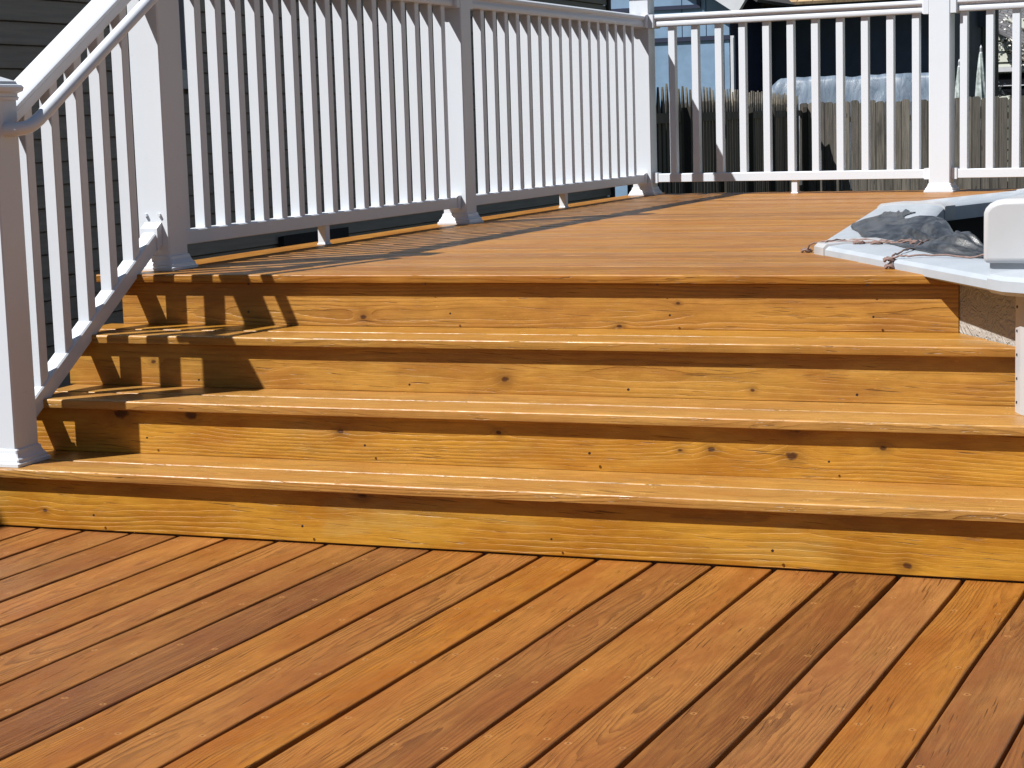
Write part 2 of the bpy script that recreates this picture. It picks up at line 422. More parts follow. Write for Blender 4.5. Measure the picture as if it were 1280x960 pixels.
def board(mb, O, L_, W_, U_, w, t, u0, u1, r=.004, clip=None, tint=0.0, nseg=8, wob=.0012, e0=0.0, e1=0.0, goff=0.0, zw=.0):
    """one sawn board with eased edges. O: corner; L_ along, W_ across, U_ up; top face at U=0"""
    O, L_, W_, U_ = Vector(O), Vector(L_), Vector(W_), Vector(U_)
    k = .293 * r
    arc = [R(a) for a in (0, 22.5, 45, 67.5, 90)]
    prof = [(0, -t + r * .6)] + [(r - r * math.cos(a), -r + r * math.sin(a)) for a in arc] + [(w * .5, 0)] + [(w - r + r * math.sin(a), -r + r * math.cos(a)) for a in arc] + [(w, -t + r * .6), (w - r * .6, -t), (r * .6, -t)]
    rnd = random.random(); rings = []; gr = []
    ph = random.random() * 50
    for i in range(nseg + 1):
        f = i / nseg; ring = []
        for a, b in prof:
            ua = u0 + e0 * (a / w); ub = u1 + e1 * (a / w)
            if clip is not None:
                ub = min(ub, clip_hit(O + W_ * a, L_, ub, clip) - .004)
            u = ua + (ub - ua) * f
            j = (noise.noise(Vector((u * 2.1, ph, 0 if a < w / 2 else 9))) * wob) if 0 < i < nseg else 0
            zz = noise.noise(Vector((u * 1.5, ph + 20, 0))) * zw
            ring.append(O + L_ * u + W_ * (a + j) + U_ * (b + zz))
            gr.append((u + goff, a - w / 2, b))
        rings.append(ring)
    n = len(prof); vs = [p for rg in rings for p in rg]; fs = []
    for q in range(nseg):
        for i in range(n):
            jx = (i + 1) % n; fs.append((q * n + i, q * n + jx, (q + 1) * n + jx, (q + 1) * n + i))
    fs.append(tuple(range(n - 1, -1, -1))); fs.append(tuple(range(nseg * n, nseg * n + n)))
    mb.add(vs, fs, gr, rnd, tint)

UP = Vector((0, 0, 1))
# ------------------------------------------------------------------ ground and decks
g = MB(); g.add([(-400, -400, GROUND), (400, -400, GROUND), (400, 600, GROUND), (-400, 600, GROUND)], [(0, 1, 2, 3)])
tag(g.build('ground', M['ground']), kind='structure')

# lower deck: boards run away from the camera
lower = MB(); PX = .1435; X0 = -3.2413
LEFT_LIMIT = -3.62
ks = range(-2, 48)
edges = {}
for k in ks: edges[k] = X0 + PX * k + (random.random() - .5) * .003
tints = {7: .48, 15: .42, 2: .2, 6: .15, 12: .22, 19: .35, -1: .2, 18: .25}
for k in ks:
    if k + 1 not in edges: continue
    xa = edges[k] + .0036 + random.random() * .0026; xb = edges[k + 1] - .0036 - random.random() * .0026
    if k <= -2: continue
    # the boards stop just under the first riser (which is turned by 3 degrees)
    ye = lambda x: (D[1] + .03 + NS.x * -1 * 0) / 1.0
    def yend(x): return (D[1] + .012 - NS.x * x) / NS.y
    ya, yb = yend(xa), yend(xb)
    board(lower, (xa, 0, 0), (0, 1, 0), (1, 0, 0), UP, xb - xa, .026, -1.6, ya, r=.0045, e1=yb - ya, nseg=40, wob=.0045, tint=tints.get(k, 0), goff=k * 1.7, zw=.001)
lo = tag(lower.build('lower_deck', M['deck'], smooth=True, angle=50), kind='structure')
jb = MB()
for y in [-1.2 + .405 * i for i in range(14)]: jb.box(-3.36, 3.5, y, y + .038, -.17, -.0275)
jb.box(-3.40, -3.362, -1.6, 4.25, -.17, -.0275)
jb.prism([(0, -.17), (.038, -.17), (.038, .004), (0, .004)], NS * (D[1] + .0135) + DS * -3.5, NS, UP, DS * 6.2)  # header added under the riser to block light leaking through board gaps
jb.build('joists', M['rim'], lo)

# upper deck: boards parallel to the steps, a border board under the left railing
A2 = Vector((-3.44, 5.06)); RR = .0455 - .0065                       # direction of the left railing
DR = Vector((-math.sin(RR), math.cos(RR), 0)); LR = Vector((math.cos(RR), math.sin(RR), 0))
RAIL0 = Vector((-3.44, 5.06, 0))
def rail_pt(s, off=0.0, z=0.0): return RAIL0 + DR * s + LR * off + UP * z
upper = MB()
n_b = 0; y = D[4] - OV
pitch = .1435
i = 0
while y < 10.2:
    w = pitch - .0065 - random.random() * .002
    O = NS * y + UP * ZT
    # left end: border board along the railing, except the first (nosing) board
    def left_u(yy, first):
        s = (NS * yy)
        # solve point s + DS*u on the border line
        base = rail_pt(0, .032 if not first else -.115)
        q = base - s; den = DS.x * DR.y - DS.y * DR.x
        return (q.x * DR.y - q.y * DR.x) / den
    ua, ub = left_u(y, i == 0), left_u(y + w, i == 0)
    board(upper, O, DS, NS, UP, w, TH, ua, 3.2, r=.0052 if i == 0 else .0042, clip=POOL, e0=ub - ua, nseg=24, wob=.0012, tint=random.choice([0, 0, 0, .12, .3]), goff=i * 3.1, zw=.0012)
    y += pitch; i += 1
YBACK = y
board(upper, rail_pt(.075, -.115, ZT + .0), DR, LR, UP, .142, TH, 0, 5.15, r=.004, nseg=14)
ud = tag(upper.build('upper_deck', M['top'], smooth=True, angle=50), kind='structure')
rimb = MB()
def plank_between(mb, p, q, z0, z1, th):
    p = Vector(p); q = Vector(q); d_ = (q - p).normalized(); nn = Vector((d_.y, -d_.x, 0))
    mb.prism([(0, z0), (th, z0), (th, z1), (0, z1)], p, nn, UP, q - p)
plank_between(rimb, rail_pt(.05, -.10), rail_pt(5.2, -.10), ZT - .22, ZT - TH - .002, .038)
rimb.prism([(0, ZT - .22), (.038, ZT - .22), (.038, ZT - TH - .002), (0, ZT - TH - .002)], NS * (YBACK - .06) + DS * -3.2, NS, UP, DS * 6.2)
for yy in [5.4 + .405 * j for j in range(12)]:
    ul = (rail_pt(0, -.05) + DR * (yy - 5.06)).x
    h = clip_hit(NS * yy, DS, 3.0, POOL) - ul - .3
    rimb.prism([(0, ZT - .17), (.038, ZT - .17), (.038, ZT - TH - .003), (0, ZT - TH - .003)], NS * yy + DS * (ul + .3), NS, UP, DS * (h - .05))
for s_ in (.3, 2.4, 4.7):
    p = rail_pt(s_, .0)
    rimb.prism([(-.045, GROUND), (.045, GROUND), (.045, ZT - .17), (-.045, ZT - .17)], p - Vector((0, .045, 0)), (1, 0, 0), UP, (0, .09, 0))
rimb.build('rim_joists', M['rim'], ud)

# ------------------------------------------------------------------ stairs
stairs = empty('deck_stairs', (0, 0, 0))
tag(stairs, 'wide honey-stained wooden steps rising from the lower deck to the upper deck', 'stairs')
def su(X, y_off):                                   # u along DS for a world X on the line NS*y
    return (X - NS.x * y_off) / DS.x
KN = {1: [(-.40, .02, .006), (1.36, -.045, .012)],
      2: [], 3: [(.2, .0, .007)], 4: [(1.0, -.03, .010)]}
LEFT_X = [0, -3.53, -3.43, -3.485, -3.475]
riser_knots = {
    1: [(-2.99, -.02, .0065), (-2.05, .062, .012), (-.70, -.045, .010)],
    2: [(-2.90, .05, .020), (-2.68, .052, .017), (-2.23, .02, .0085), (-1.78, .03, .007), (-1.30, .0, .006), (-1.02, -.005, .014), (-1.22, .005, .009), (-.80, .022, .009), (-1.01, .065, .016)],
    3: [(-1.86, -.02, .010), (-2.95, .01, .008), (-1.18, -.035, .006)],
    4: [(-3.36, -.045, .010), (-3.335, -.04, .008), (-2.40, -.035, .010), (-1.62, -.055, .007), (-1.45, .01, .005)],
}
for i in range(1, 5):
    rm = wood_mat('riser_wood_%d' % i, RI['light'] if i < 4 else (.4582, .2133, .0253), RI['dark'], RI['red'], knots=riser_knots[i], screws=False, rough=.46, speck=.6, spec=.3,
                  ring=(.0105, .0088, .012, .010)[i - 1], wash=(.6, .5, .4, .2)[i - 1], grain=.72)
    mb = MB()
    zb = Z[i - 1] + (.005 if i == 1 else .001); zt = Z[i] - TH - .0015
    O = NS * D[i] + UP * zb
    h = zt - zb
    u0 = su(LEFT_X[i], D[i])
    # board standing on edge: 'across' is up, 'up' is towards the viewer
    board(mb, O, DS, UP, -NS, h, .02, u0, 2.5, r=.002, clip=POOL, nseg=20, wob=.0)
    # knots are given by world X -> along coordinate is the same as u, so no offset
    mb.build('riser', rm, stairs, smooth=True, angle=50)
    if i < 4:
        tm = MB()
        ft = D[i] - OV
        bw = (D[i + 1] - D[i] + OV + .002) / 2
        lx = LEFT_X[i] - .03
        for q in range(2):
            yy = ft + q * (bw + .0065)
            board(tm, NS * yy + UP * (Z[i] + (0 if q == 0 else .0010)), DS, NS, UP, bw, TH, su(lx, yy), 2.5, r=.0052, clip=POOL, nseg=24, wob=.001, goff=i * 7.3 + q * 3.3, zw=.0012, tint=.0)
        tm.build('tread', M['tread'], stairs, smooth=True, angle=50)
for i in range(1, 5):                               # closed left stringer and inner carriers
    for X in (LEFT_X[2] + .03, -2.6, -1.8, -1.0):
        if i == 4 and X > -1.05: continue
        u0 = su(X, D[i]) + (0.02 if X < -3 else 0); st = MB()
        y1 = D[i + 1] if i < 4 else D[i] + .4
        st.prism([(0, GROUND if X < -3 else -.02), (.038, GROUND if X < -3 else -.02), (.038, Z[i] - TH - .003), (0, Z[i] - TH - .003)], NS * (D[i] + .022) + DS * u0, DS, UP, NS * (y1 - D[i] - .004))
        st.build('stringer', M['rim'], stairs)

# small dark screw heads on the risers
SCM = plain('dark_screw', (.02, .01, .008), .5, .2)
def disc(mb, c, nrm, a, b, r, n=8, th=.0012):
    nrm = Vector(nrm); a = Vector(a); b = Vector(b); c = Vector(c)
    r0 = [c + (a * math.cos(2 * math.pi * q / n) + b * math.sin(2 * math.pi * q / n)) * r for q in range(n)]
    r1 = [p + nrm * th for p in r0]
    mb.loft([r0, r1])
rs = random.Random(3)
for i in range(1, 5):
    for X in (-3.02, -2.42, -1.78, -1.18):
        for zf in ((.30,), (.30, .92), (.12,), (.25, .85))[i - 1]:
            c = NS * (D[i] - .0203) + DS * su(X + rs.uniform(-.05, .05), D[i]) + UP * (Z[i - 1] + .14 * zf + .008)
            sm = MB(); disc(sm, c, -NS, DS, UP, .0028 + rs.random() * .001); sm.build('screw', SCM, stairs)

# ------------------------------------------------------------------ white railings
V = M['vinyl']
PH = .054                                           # half width of a post
def chamfer_sq(h, c, z):
    return [(-h + c, -h, z), (h - c, -h, z), (h, -h + c, z), (h, h - c, z), (h - c, h, z), (-h + c, h, z), (-h, h - c, z), (-h, -h + c, z)]
def post_proto(height, name='railing_post'):
    root = empty(name)
    m_ = MB(); m_.loft([chamfer_sq(PH, .004, 0), chamfer_sq(PH, .004, height)]); m_.build('sleeve', V, root)
    c_ = MB(); c_.loft([chamfer_sq(h, .003, z) for h, z in ((.076, .0006), (.076, .009), (.071, .012), (.070, .019), (.065, .024), (.060, .034), (.0585, .043), (.0545, .046))]); c_.build('base_collar', V, root)
    t_ = MB(); t_.loft([chamfer_sq(h, .004, height + z) for h, z in ((.0575, -.030), (.060, -.022), (.0575, -.020), (.0575, -.012), (.068, -.006), (.070, .004), (.066, .010), (.058, .013), (.056, .020), (.030, .032), (.004, .040))]); t_.build('cap', V, root)
    return root
def copy_tree(o, parent=None):
    c = o.copy(); col.objects.link(c); c.parent = parent
    for ch in list(o.children): copy_tree(ch, c)
    return c
SP = {'A': 0.0, 'B': 2.36, 'C': 4.95}
PC = rail_pt(SP['C'])
PD = rail_pt(4.80) + Vector((math.cos(.06), math.sin(.06), 0)) * 1.63
BACKDIR = (PD - PC).normalized(); BRZ = math.atan2(BACKDIR.y, BACKDIR.x); LB_ = (PD - PC).length
posts = [
    ('A', rail_pt(0, 0, ZT), RR, 'tall white post where the stair railing meets the upper deck railing'),
    ('B', rail_pt(SP['B'], 0, ZT), RR, 'white post in the middle of the long left railing'),
    ('C', rail_pt(SP['C'], 0, ZT), RR, 'white corner post where the left railing turns into the back railing'),
    ('D', PC + BACKDIR * LB_ + UP * ZT, BRZ, 'white post in the middle of the back railing, beyond the pool'),
    ('F', PC + BACKDIR * 3.90 + UP * ZT, BRZ, None)]
pr = post_proto(1.085)
first = True
for nm, loc, rz, lab in posts:
    if nm == 'F': continue
    o = pr if first else copy_tree(pr); first = False
    o.location = loc; o.rotation_euler = (0, 0, rz); tag(o, lab, 'railing post', 'posts of the white railing')
SRD = Vector((-3.44 + 3.385, 5.06 - 4.19, 0)); SRZ = math.atan2(SRD.y, SRD.x) - math.pi / 2
pe = post_proto(1.005)
pe.location = (-3.361, 4.162, Z[1]); pe.rotation_euler = (0, 0, SRZ)
tag(pe, 'short white newel post with a flat cap standing on the bottom step', 'railing post', 'posts of the white railing')

# baluster, rail profiles. local frame of a section: x along, y to the left, z up
BH = .0192
def baluster_mesh(z0, z1, name='baluster'):
    b_ = MB(); b_.loft([chamfer_sq(BH, .0022, z0), chamfer_sq(BH, .0022, z1)]); return b_
top_prof = [(-.033, 0), (.033, 0), (.036, .004), (.036, .022), (.031, .028), (.031, .032), (.042, .036), (.046, .042), (.045, .050), (.036, .056), (.015, .060), (-.015, .060),
            (-.036, .056), (-.045, .050), (-.046, .042), (-.042, .036), (-.031, .032), (-.031, .028), (-.036, .022), (-.036, .004)]
bot_prof = [(-.024, .002), (-.022, 0), (.022, 0), (.024, .002), (.024, .042), (.020, .046), (-.020, .046), (-.024, .042)]
top_prof = [(a, b * 1.10) for a, b in top_prof]
BZ = .070; TZ = .906                                 # rail heights above the deck
def bracket(mb, x, z, w, h, sgn):
    mb.loft([[(x, -w, z), (x, w, z), (x, w, z + h), (x, -w, z + h)], [(x + sgn * .028, -w, z), (x + sgn * .028, w, z), (x + sgn * .028, w, z + h), (x + sgn * .028, -w, z + h)],
             [(x + sgn * .034, -w + .006, z + .006), (x + sgn * .034, w - .006, z + .006), (x + sgn * .034, w - .006, z + h - .006), (x + sgn * .034, -w + .006, z + h - .006)]])
def section(root, x0, x1, bal_x, foot_x=None):
    m_ = MB(); m_.prism(top_prof, (x0, 0, TZ), (0, 1, 0), UP, (x1 - x0, 0, 0)); m_.build('top_rail', V, root, smooth=True, angle=40)
    m_ = MB(); m_.prism(bot_prof, (x0, 0, BZ), (0, 1, 0), UP, (x1 - x0, 0, 0)); m_.build('bottom_rail', V, root)
    for (xx, sg) in ((x0 + .001, 1), (x1 - .001, -1)):
        for (zz, w, h) in ((BZ - .004, .029, .056), (TZ - .006, .052, .072)):
            q = MB(); bracket(q, xx, zz, w, h, sg); q.build('bracket', V, root)
    proto = baluster_mesh(BZ + .030, TZ + .01).build('baluster', V, root)
    for i, x in enumerate(bal_x):
        if i == 0: proto.location = (x, 0, 0)
        else: inst(proto, 'baluster', root, (x, 0, 0))
    if foot_x:
        q = MB(); q.loft([chamfer_sq(h, .002, z) for h, z in ((.020, .0008), (.020, .004), (.0165, .007), (.0165, BZ + .003))]); o = q.build('support_block', V, root); o.location = (foot_x, 0, 0)
# left railing, near half
r1 = empty('railing_section', rail_pt(0, 0, ZT), RR + math.pi / 2)
tag(r1, 'white baluster railing along the left of the upper deck, half nearer the stairs', 'railing', 'white railing sections')
section(r1, PH, SP['B'] - PH, [.115] + [.245 + .1305 * i for i in range(16)], 1.09)
r2 = empty('railing_section', rail_pt(SP['B'], 0, ZT), RR + math.pi / 2)
tag(r2, 'white baluster railing along the left of the upper deck, half running to the back corner', 'railing', 'white railing sections')
section(r2, PH, SP['C'] - SP['B'] - PH, [.268 - .14 + .1397 * i for i in range(17)][1:] , 1.28)
r3 = empty('railing_section', PC + UP * ZT, BRZ)
tag(r3, 'white baluster railing across the back, between corner post and middle back post', 'railing', 'white railing sections')
section(r3, PH, LB_ - PH, [.175 + .1329 * i for i in range(11)], .855)
r4 = empty('railing_section', PC + BACKDIR * LB_ + UP * ZT, BRZ)
tag(r4, 'white baluster railing across the back, running out of the picture at right', 'railing', 'white railing sections')
section(r4, PH, 2.2, [.115 + .1305 * i for i in range(16)])

# stair railing
sr = empty('stair_railing', (-3.385, 4.19, 0), SRZ + math.pi / 2)
tag(sr, 'white sloping stair railing with balusters and a round grab rail', 'railing')
SL = SRD.length
def sweep(prof, x0, z0, x1, z1):
    """profile (y, up) swept along a slope with plumb cut ends"""
    k_ = MB(); k_.loft([[(x0, a, z0 + b) for a, b in prof], [(x1, a, z1 + b) for a, b in prof]]); return k_
fz = 1.13
srt = [(-.033, 0), (.033, 0), (.036, .004), (.036, .030), (.033, .034), (.044, .040), (.045, .052), (.036, .060), (-.036, .060), (-.045, .052), (-.044, .040), (-.033, .034), (-.036, .030), (-.036, .004)]
sweep(srt, PH, 1.066, SL - PH, 1.066 + .570 * (SL - 2 * PH)).build('top_rail', V, sr, smooth=True, angle=40)
sweep([(a, b * 1.25) for a, b in bot_prof], PH, .241, SL - PH, .241 + .598 * (SL - 2 * PH)).build('bottom_rail', V, sr)
bp = baluster_mesh(-.44, .42).build('baluster', V, sr)
for i in range(5):
    x = .157 + .1303 * i; zb = .241 + .598 * (x - PH) + .03; zt = 1.066 + .570 * (x - PH) + .02; zc = (zb + zt) / 2
    if i == 0: bp.location = (x, 0, zc); bp.scale = (1, 1, (zt - zb) / .86)
    else:
        b2 = inst(bp, 'baluster', sr, (x, 0, zc)); b2.scale = (1, 1, (zt - zb) / .86)
for (x, z, sg) in ((PH + .001, .236, 1), (SL - PH - .001, .70, -1)):
    q = MB(); w, h = .029, .068
    s2 = .598
    q.loft([[(x, -w, z), (x, w, z), (x, w, z + h), (x, -w, z + h)], [(x + sg * .03, -w, z + s2 * sg * .03), (x + sg * .03, w, z + s2 * sg * .03), (x + sg * .03, w, z + h + s2 * sg * .03), (x + sg * .03, -w, z + h + s2 * sg * .03)]])
    q.build('bracket', V, sr)
# bracket screws at the upper end of the bottom rail
for yy in (-.024, .024):
    q = MB(); q.loft([[(SL - PH - .0005, yy + .006 * math.cos(t), .79 + .006 * math.sin(t)) for t in [k2 * math.pi / 4 for k2 in range(8)]], [(SL - PH - .008, yy + .005 * math.cos(t), .79 + .005 * math.sin(t)) for t in [k2 * math.pi / 4 for k2 in range(8)]]]); q.build('screw', V, sr)
gy = -.118
pts = [(-.035, -.052, 1.062), (-.035, -.075, 1.062), (-.030, -.102, 1.0625), (-.012, -.115, 1.065), (.012, gy, 1.070), (.035, gy, 1.078), (.06, gy, 1.089), (.085, gy, 1.103)]
for i in range(1, 9): pts.append((.085 + .69 / 8 * i, gy, 1.103 + .69 / 8 * i * .565))
e_ = pts[-1]
pts += [(e_[0] + .02, gy, e_[2] + .008), (e_[0] + .035, gy + .012, e_[2] + .010), (e_[0] + .042, gy + .035, e_[2] + .011), (e_[0] + .043, -.052, e_[2] + .011)]
gt = MB(); gt.tube(pts, .0185, 18); gt.build('grab_rail', V, sr, smooth=True, angle=50)

# ------------------------------------------------------------------ house on the left
def HX(y, off=0.0): return -5.2035 - .036 * y + off
house = empty('house', (HX(3), 3, GROUND))
tag(house, 'dark grey clapboard house wall in shade behind the left railing', 'house')
hd = Vector((-.036, 1, 0)).normalized(); hn = Vector((1, .036, 0)).normalized()
H0 = Vector((HX(0), 0, 0))
def HP(s, off, z): return H0 + hd * s + hn * off + UP * z - Vector((HX(3), 3, GROUND))
Y0, Y1 = -6.0, 14.95
EX = .1035; PHS = .607
WS0, WS1, WZ0, WZ1 = 7.90, 8.40, 1.30, 2.05
wl = MB()
z = PHS - EX * 12
while z < 3.05:
    spans = [(Y0, Y1)] if (z + EX < WZ0 or z > WZ1) else [(Y0, WS0), (WS1, Y1)]
    for a, b in spans:
        # one course: thick butt at the bottom, undercut
        prof = [(0, .006), (.014, .0075), (.015, .0095), (.002, EX + .001), (-.02, EX + .001), (-.02, .006)]
        wl.prism([(o_, z + zz) for o_, zz in prof], HP(a, 0, 0), hn, UP, hd * (b - a))
    z += EX
wl.prism([(-.12, -.65), (-.021, -.65), (-.021, 3.14), (-.12, 3.14)], HP(Y0, 0, 0), hn, UP, hd * (WS0 - Y0))
wl.prism([(-.12, -.65), (-.021, -.65), (-.021, 3.14), (-.12, 3.14)], HP(WS1, 0, 0), hn, UP, hd * (Y1 - WS1))
wl.prism([(-.12, -.65), (-.021, -.65), (-.021, WZ0), (-.12, WZ0)], HP(WS0, 0, 0), hn, UP, hd * (WS1 - WS0))
wl.prism([(-6, -.65), (-.121, -.65), (-.121, 3.14), (-6, 3.14)], HP(Y1 - .1, 0, 0), hn, UP, hd * .1)
wl.prism([(-6, -.65), (-.121, -.65), (-.121, 3.14), (-6, 3.14)], HP(Y0, 0, 0), hn, UP, hd * .1)
wl.build('wall', M['siding'], house)
fd = MB(); fd.prism([(-.01, .0), (.022, .0), (.022, -.635), (-.01, -.635)], HP(Y0, 0, -.0), hn, UP, hd * (Y1 - Y0)); fd.build('foundation', plain('concrete', (.2, .2, .19), .9, .15), house)
wf = MB()
for (a, b, z0, z1) in ((WS1 - .045, WS1, WZ0, WZ1), (WS0, WS0 + .045, WZ0, WZ1), (WS0 + .0452, WS1 - .0452, WZ0, WZ0 + .05), (WS0 - .04, WS1 + .04, WZ0 - .045, WZ0 - .001)):
    wf.prism([(-.02, z0), (.022 if z0 >= WZ0 else .034, z0), (.022 if z0 >= WZ0 else .034, z1), (-.02, z1)], HP(a, 0, 0), hn, UP, hd * (b - a))
fo = wf.build('window', M['trimgrey'], house)
gl = MB(); gl.prism([(-.05, WZ0), (-.03, WZ0), (-.03, WZ1), (-.05, WZ1)], HP(WS0, 0, 0), hn, UP, hd * (WS1 - WS0)); gl.build('pane', M['glass'], fo)
vt = MB(); vt.prism([(.016, .30), (.05, .30), (.05, .452), (.016, .445)], HP(9.24, 0, 0), hn, UP, hd * .80); vt.build('basement_vent', M['dark'], house)
cb = MB(); cb.prism([(0, -.64), (.03, -.64), (.03, 3.1), (0, 3.1)], HP(Y1, 0.0, 0), hn, UP, hd * .06); cb.build('corner_board', M['eave'], house)
rf = MB()
ro = [HP(Y0 - .3, .21, 3.20), HP(Y1 + .3, .21, 3.20), HP(Y1 + .3, -3.2, 4.5), HP(Y0 - .3, -3.2, 4.5), HP(Y0 - .3, -6.6, 3.20), HP(Y1 + .3, -6.6, 3.20)]
ro2 = [p + UP * .12 for p in ro]
rf.add(ro + ro2, [(0, 1, 2, 3), (3, 2, 5, 4), (7, 6, 9, 8), (8, 9, 10, 11), (0, 6, 7, 1), (4, 5, 11, 10), (0, 3, 9, 6), (3, 4, 10, 9), (1, 7, 8, 2), (2, 8, 11, 5)])
rf.build('roof', M['eave'], house)

# ------------------------------------------------------------------ fences
def fence_boards(mb, p, q, pitch_, w, z0, ztop, style, th=.018, seed=1):
    rr = random.Random(seed)
    p = Vector((*p, 0)); q = Vector((*q, 0)); L_ = (q - p).length; d_ = (q - p).normalized(); n_ = Vector((d_.y, -d_.x, 0))
    k = int(L_ / pitch_)
    for i in range(k):
        s_ = i * pitch_ + rr.uniform(-.004, .004); dz = rr.uniform(-.025, .02); t = ztop + dz
        tilt = rr.uniform(-.006, .006)
        if style == 'point': pr_ = [(0, z0), (w, z0), (w + tilt, t - .27), (w * .5 + tilt, t), (tilt, t - .27)]
        else:
            c = rr.uniform(.018, .035); pr_ = [(0, z0), (w, z0), (w + tilt, t - c), (w - c + tilt, t), (c + tilt, t - rr.uniform(0, .012)), (tilt, t - c)]
        vs = [p + d_ * (s_ + a) + UP * b + n_ * 0 for a, b in pr_] + [p + d_ * (s_ + a) + UP * b - n_ * th for a, b in pr_]
        n = len(pr_); gr = [(b, a - w / 2, 0) for a, b in pr_] * 2
        fs = [(j, (j + 1) % n, n + (j + 1) % n, n + j) for j in range(n)] + [tuple(range(n)), tuple(range(2 * n - 1, n - 1, -1))]
        mb.add(vs, fs, gr, rr.random())
P1 = (-5.575, 14.97); P2 = (-8.69, 31.5)
fs_ = empty('picket_fence', (P1[0], P1[1], GROUND)); off = Vector((P1[0], P1[1], 0))
tag(fs_, 'dark brown fence of pointed pickets in shade behind the back corner post', 'fence')
def build_local(mb, name, mat, root):
    m0 = Vector(root.location)
    mb.v = [a - m0 for a in mb.v]; return mb.build(name, mat, root)
fb = MB(); fence_boards(fb, P1, P2, .262, .215, GROUND + .02, 1.325, 'point', seed=5); build_local(fb, 'pickets', M['brown_fence'], fs_)
fr = MB()
pd = (Vector((*P2, 0)) - Vector((*P1, 0))); pn = pd.normalized(); pnn = Vector((pn.y, -pn.x, 0))
for (za, zb) in ((.98, 1.07), (-.25, -.16)):
    fr.prism([(.001, za), (.04, za), (.04, zb), (.001, zb)], Vector((*P1, 0)), pnn, UP, pd)
build_local(fr, 'rails', M['brown_fence'], fs_)
for i in range(7):
    q = MB(); c = Vector((*P1, 0)) + pd * (i / 6.0) * .995
    q.prism([(.041, GROUND), (.13, GROUND), (.13, 1.12), (.041, 1.12)], c, pnn, UP, pn * .09); build_local(q, 'post', M['brown_fence'], fs_)
fb2 = empty('board_fence', (P2[0], P2[1], GROUND))
tag(fb2, 'weathered grey privacy fence of upright boards across the far end of the yard', 'fence')
bb = MB(); fence_boards(bb, P2, (1.6, 31.6), .142, .1395, GROUND + .02, 1.19, 'dog', seed=11); build_local(bb, 'boards', M['gray_fence'], fb2)
q = MB()
for (za, zb) in ((.85, .94), (-.35, -.26)): q.prism([(.02, za), (.06, za), (.06, zb), (.02, zb)], Vector((*P2, 0)), (0, 1, 0), UP, Vector((10.2, .1, 0)))
build_local(q, 'rails', M['gray_fence'], fb2)
# torn boards leaning at the fence corner
# ------------------------------------------------------------------ blue shed
SY = 33.3; KS = SY / 24.3
shed = empty('garden_shed', (-12.0, SY, GROUND)); so = Vector((-12.0, SY, GROUND))
tag(shed, 'blue-grey panelled shed with white trim behind the picket fence', 'shed')
def SX(x): return x * KS + .19
def SZ(z): return 1.047 + (z - 1.047) * KS
def LB(root, name, mat, boxes):
    m_ = MB(); o = Vector(root.location)
    for (x0, x1, y0, y1, z0, z1) in boxes: m_.box(x0 - o.x, x1 - o.x, y0 - o.y, y1 - o.y, z0 - o.z, z1 - o.z)
    return m_.build(name, mat, root)
panels = []
seams = [-11.3, -10.7, -10.1, -9.5, -9.0, -8.50, -8.17, -7.84, -7.76]
for i in range(len(seams) - 1):
    panels.append((SX(seams[i]) + .008, SX(seams[i + 1]) - .008, SY, SY + .03, GROUND, SZ(2.0)))
    if i < 6: panels.append((SX(seams[i] + .10) + .008, SX(seams[i + 1] + .10) - .008, SY - .025, SY + .03, SZ(2.06), 4.1))
panels.append((SX(-8.07) + .008, SX(-7.76), SY - .025, SY + .03, SZ(2.06), 3.6))
LB(shed, 'wall', M['blue'], panels)
LB(shed, 'wall_core', M['navy'], [(SX(-11.3), SX(-7.75), SY + .031, SY + 2.4, GROUND, 3.5)])
LB(shed, 'trim_band', M['navy'], [(SX(-11.3), SX(-7.75), SY - .035, SY + .0305, SZ(2.003), SZ(2.057))])
LB(shed, 'corner_trim', M['whitetrim'], [(SX(-7.745), SX(-7.70), SY - .03, SY + .05, GROUND, SZ(2.05))])
wsh = LB(shed, 'window', M['navy'], [(SX(-9.4), SX(-8.14), SY - .06, SY - .026, SZ(2.42), SZ(2.47)), (SX(-8.19), SX(-8.14), SY - .06, SY - .026, SZ(2.471), SZ(3.0))])
LB(shed, 'gutter', M['whitetrim'], [(SX(-7.72), SX(-7.69), SY - .10, SY - .04, SZ(1.2), SZ(2.02))])
def bar(name, mat, p, q, w, d0, d1):
    mb = MB(); p = Vector((SX(p[0]), SY, SZ(p[1]))); q = Vector((SX(q[0]), SY, SZ(q[1]))); t = (q - p).normalized(); n_ = Vector((-t.z, 0, t.x))
    mb.prism([(-w / 2, d0), (w / 2, d0), (w / 2, d1), (-w / 2, d1)], p - so, n_, (0, 1, 0), q - p); mb.build(name, mat, shed)
bar('rake_board', M['whitetrim'], (-9.4, 3.66), (-7.52, 2.40), .30, -.36, -.22)
bar('rake_trim', M['navy'], (-9.4, 3.46), (-7.74, 3.14), .04, -.34, -.06)
bar('roof', M['shingle_grey'], (-9.4, 3.86), (-7.28, 2.46), .06, -.46, 2.8)
bar('roof', M['shingle_grey'], (-11.6, 2.42), (-9.42, 3.85), .06, -.46, 2.8)

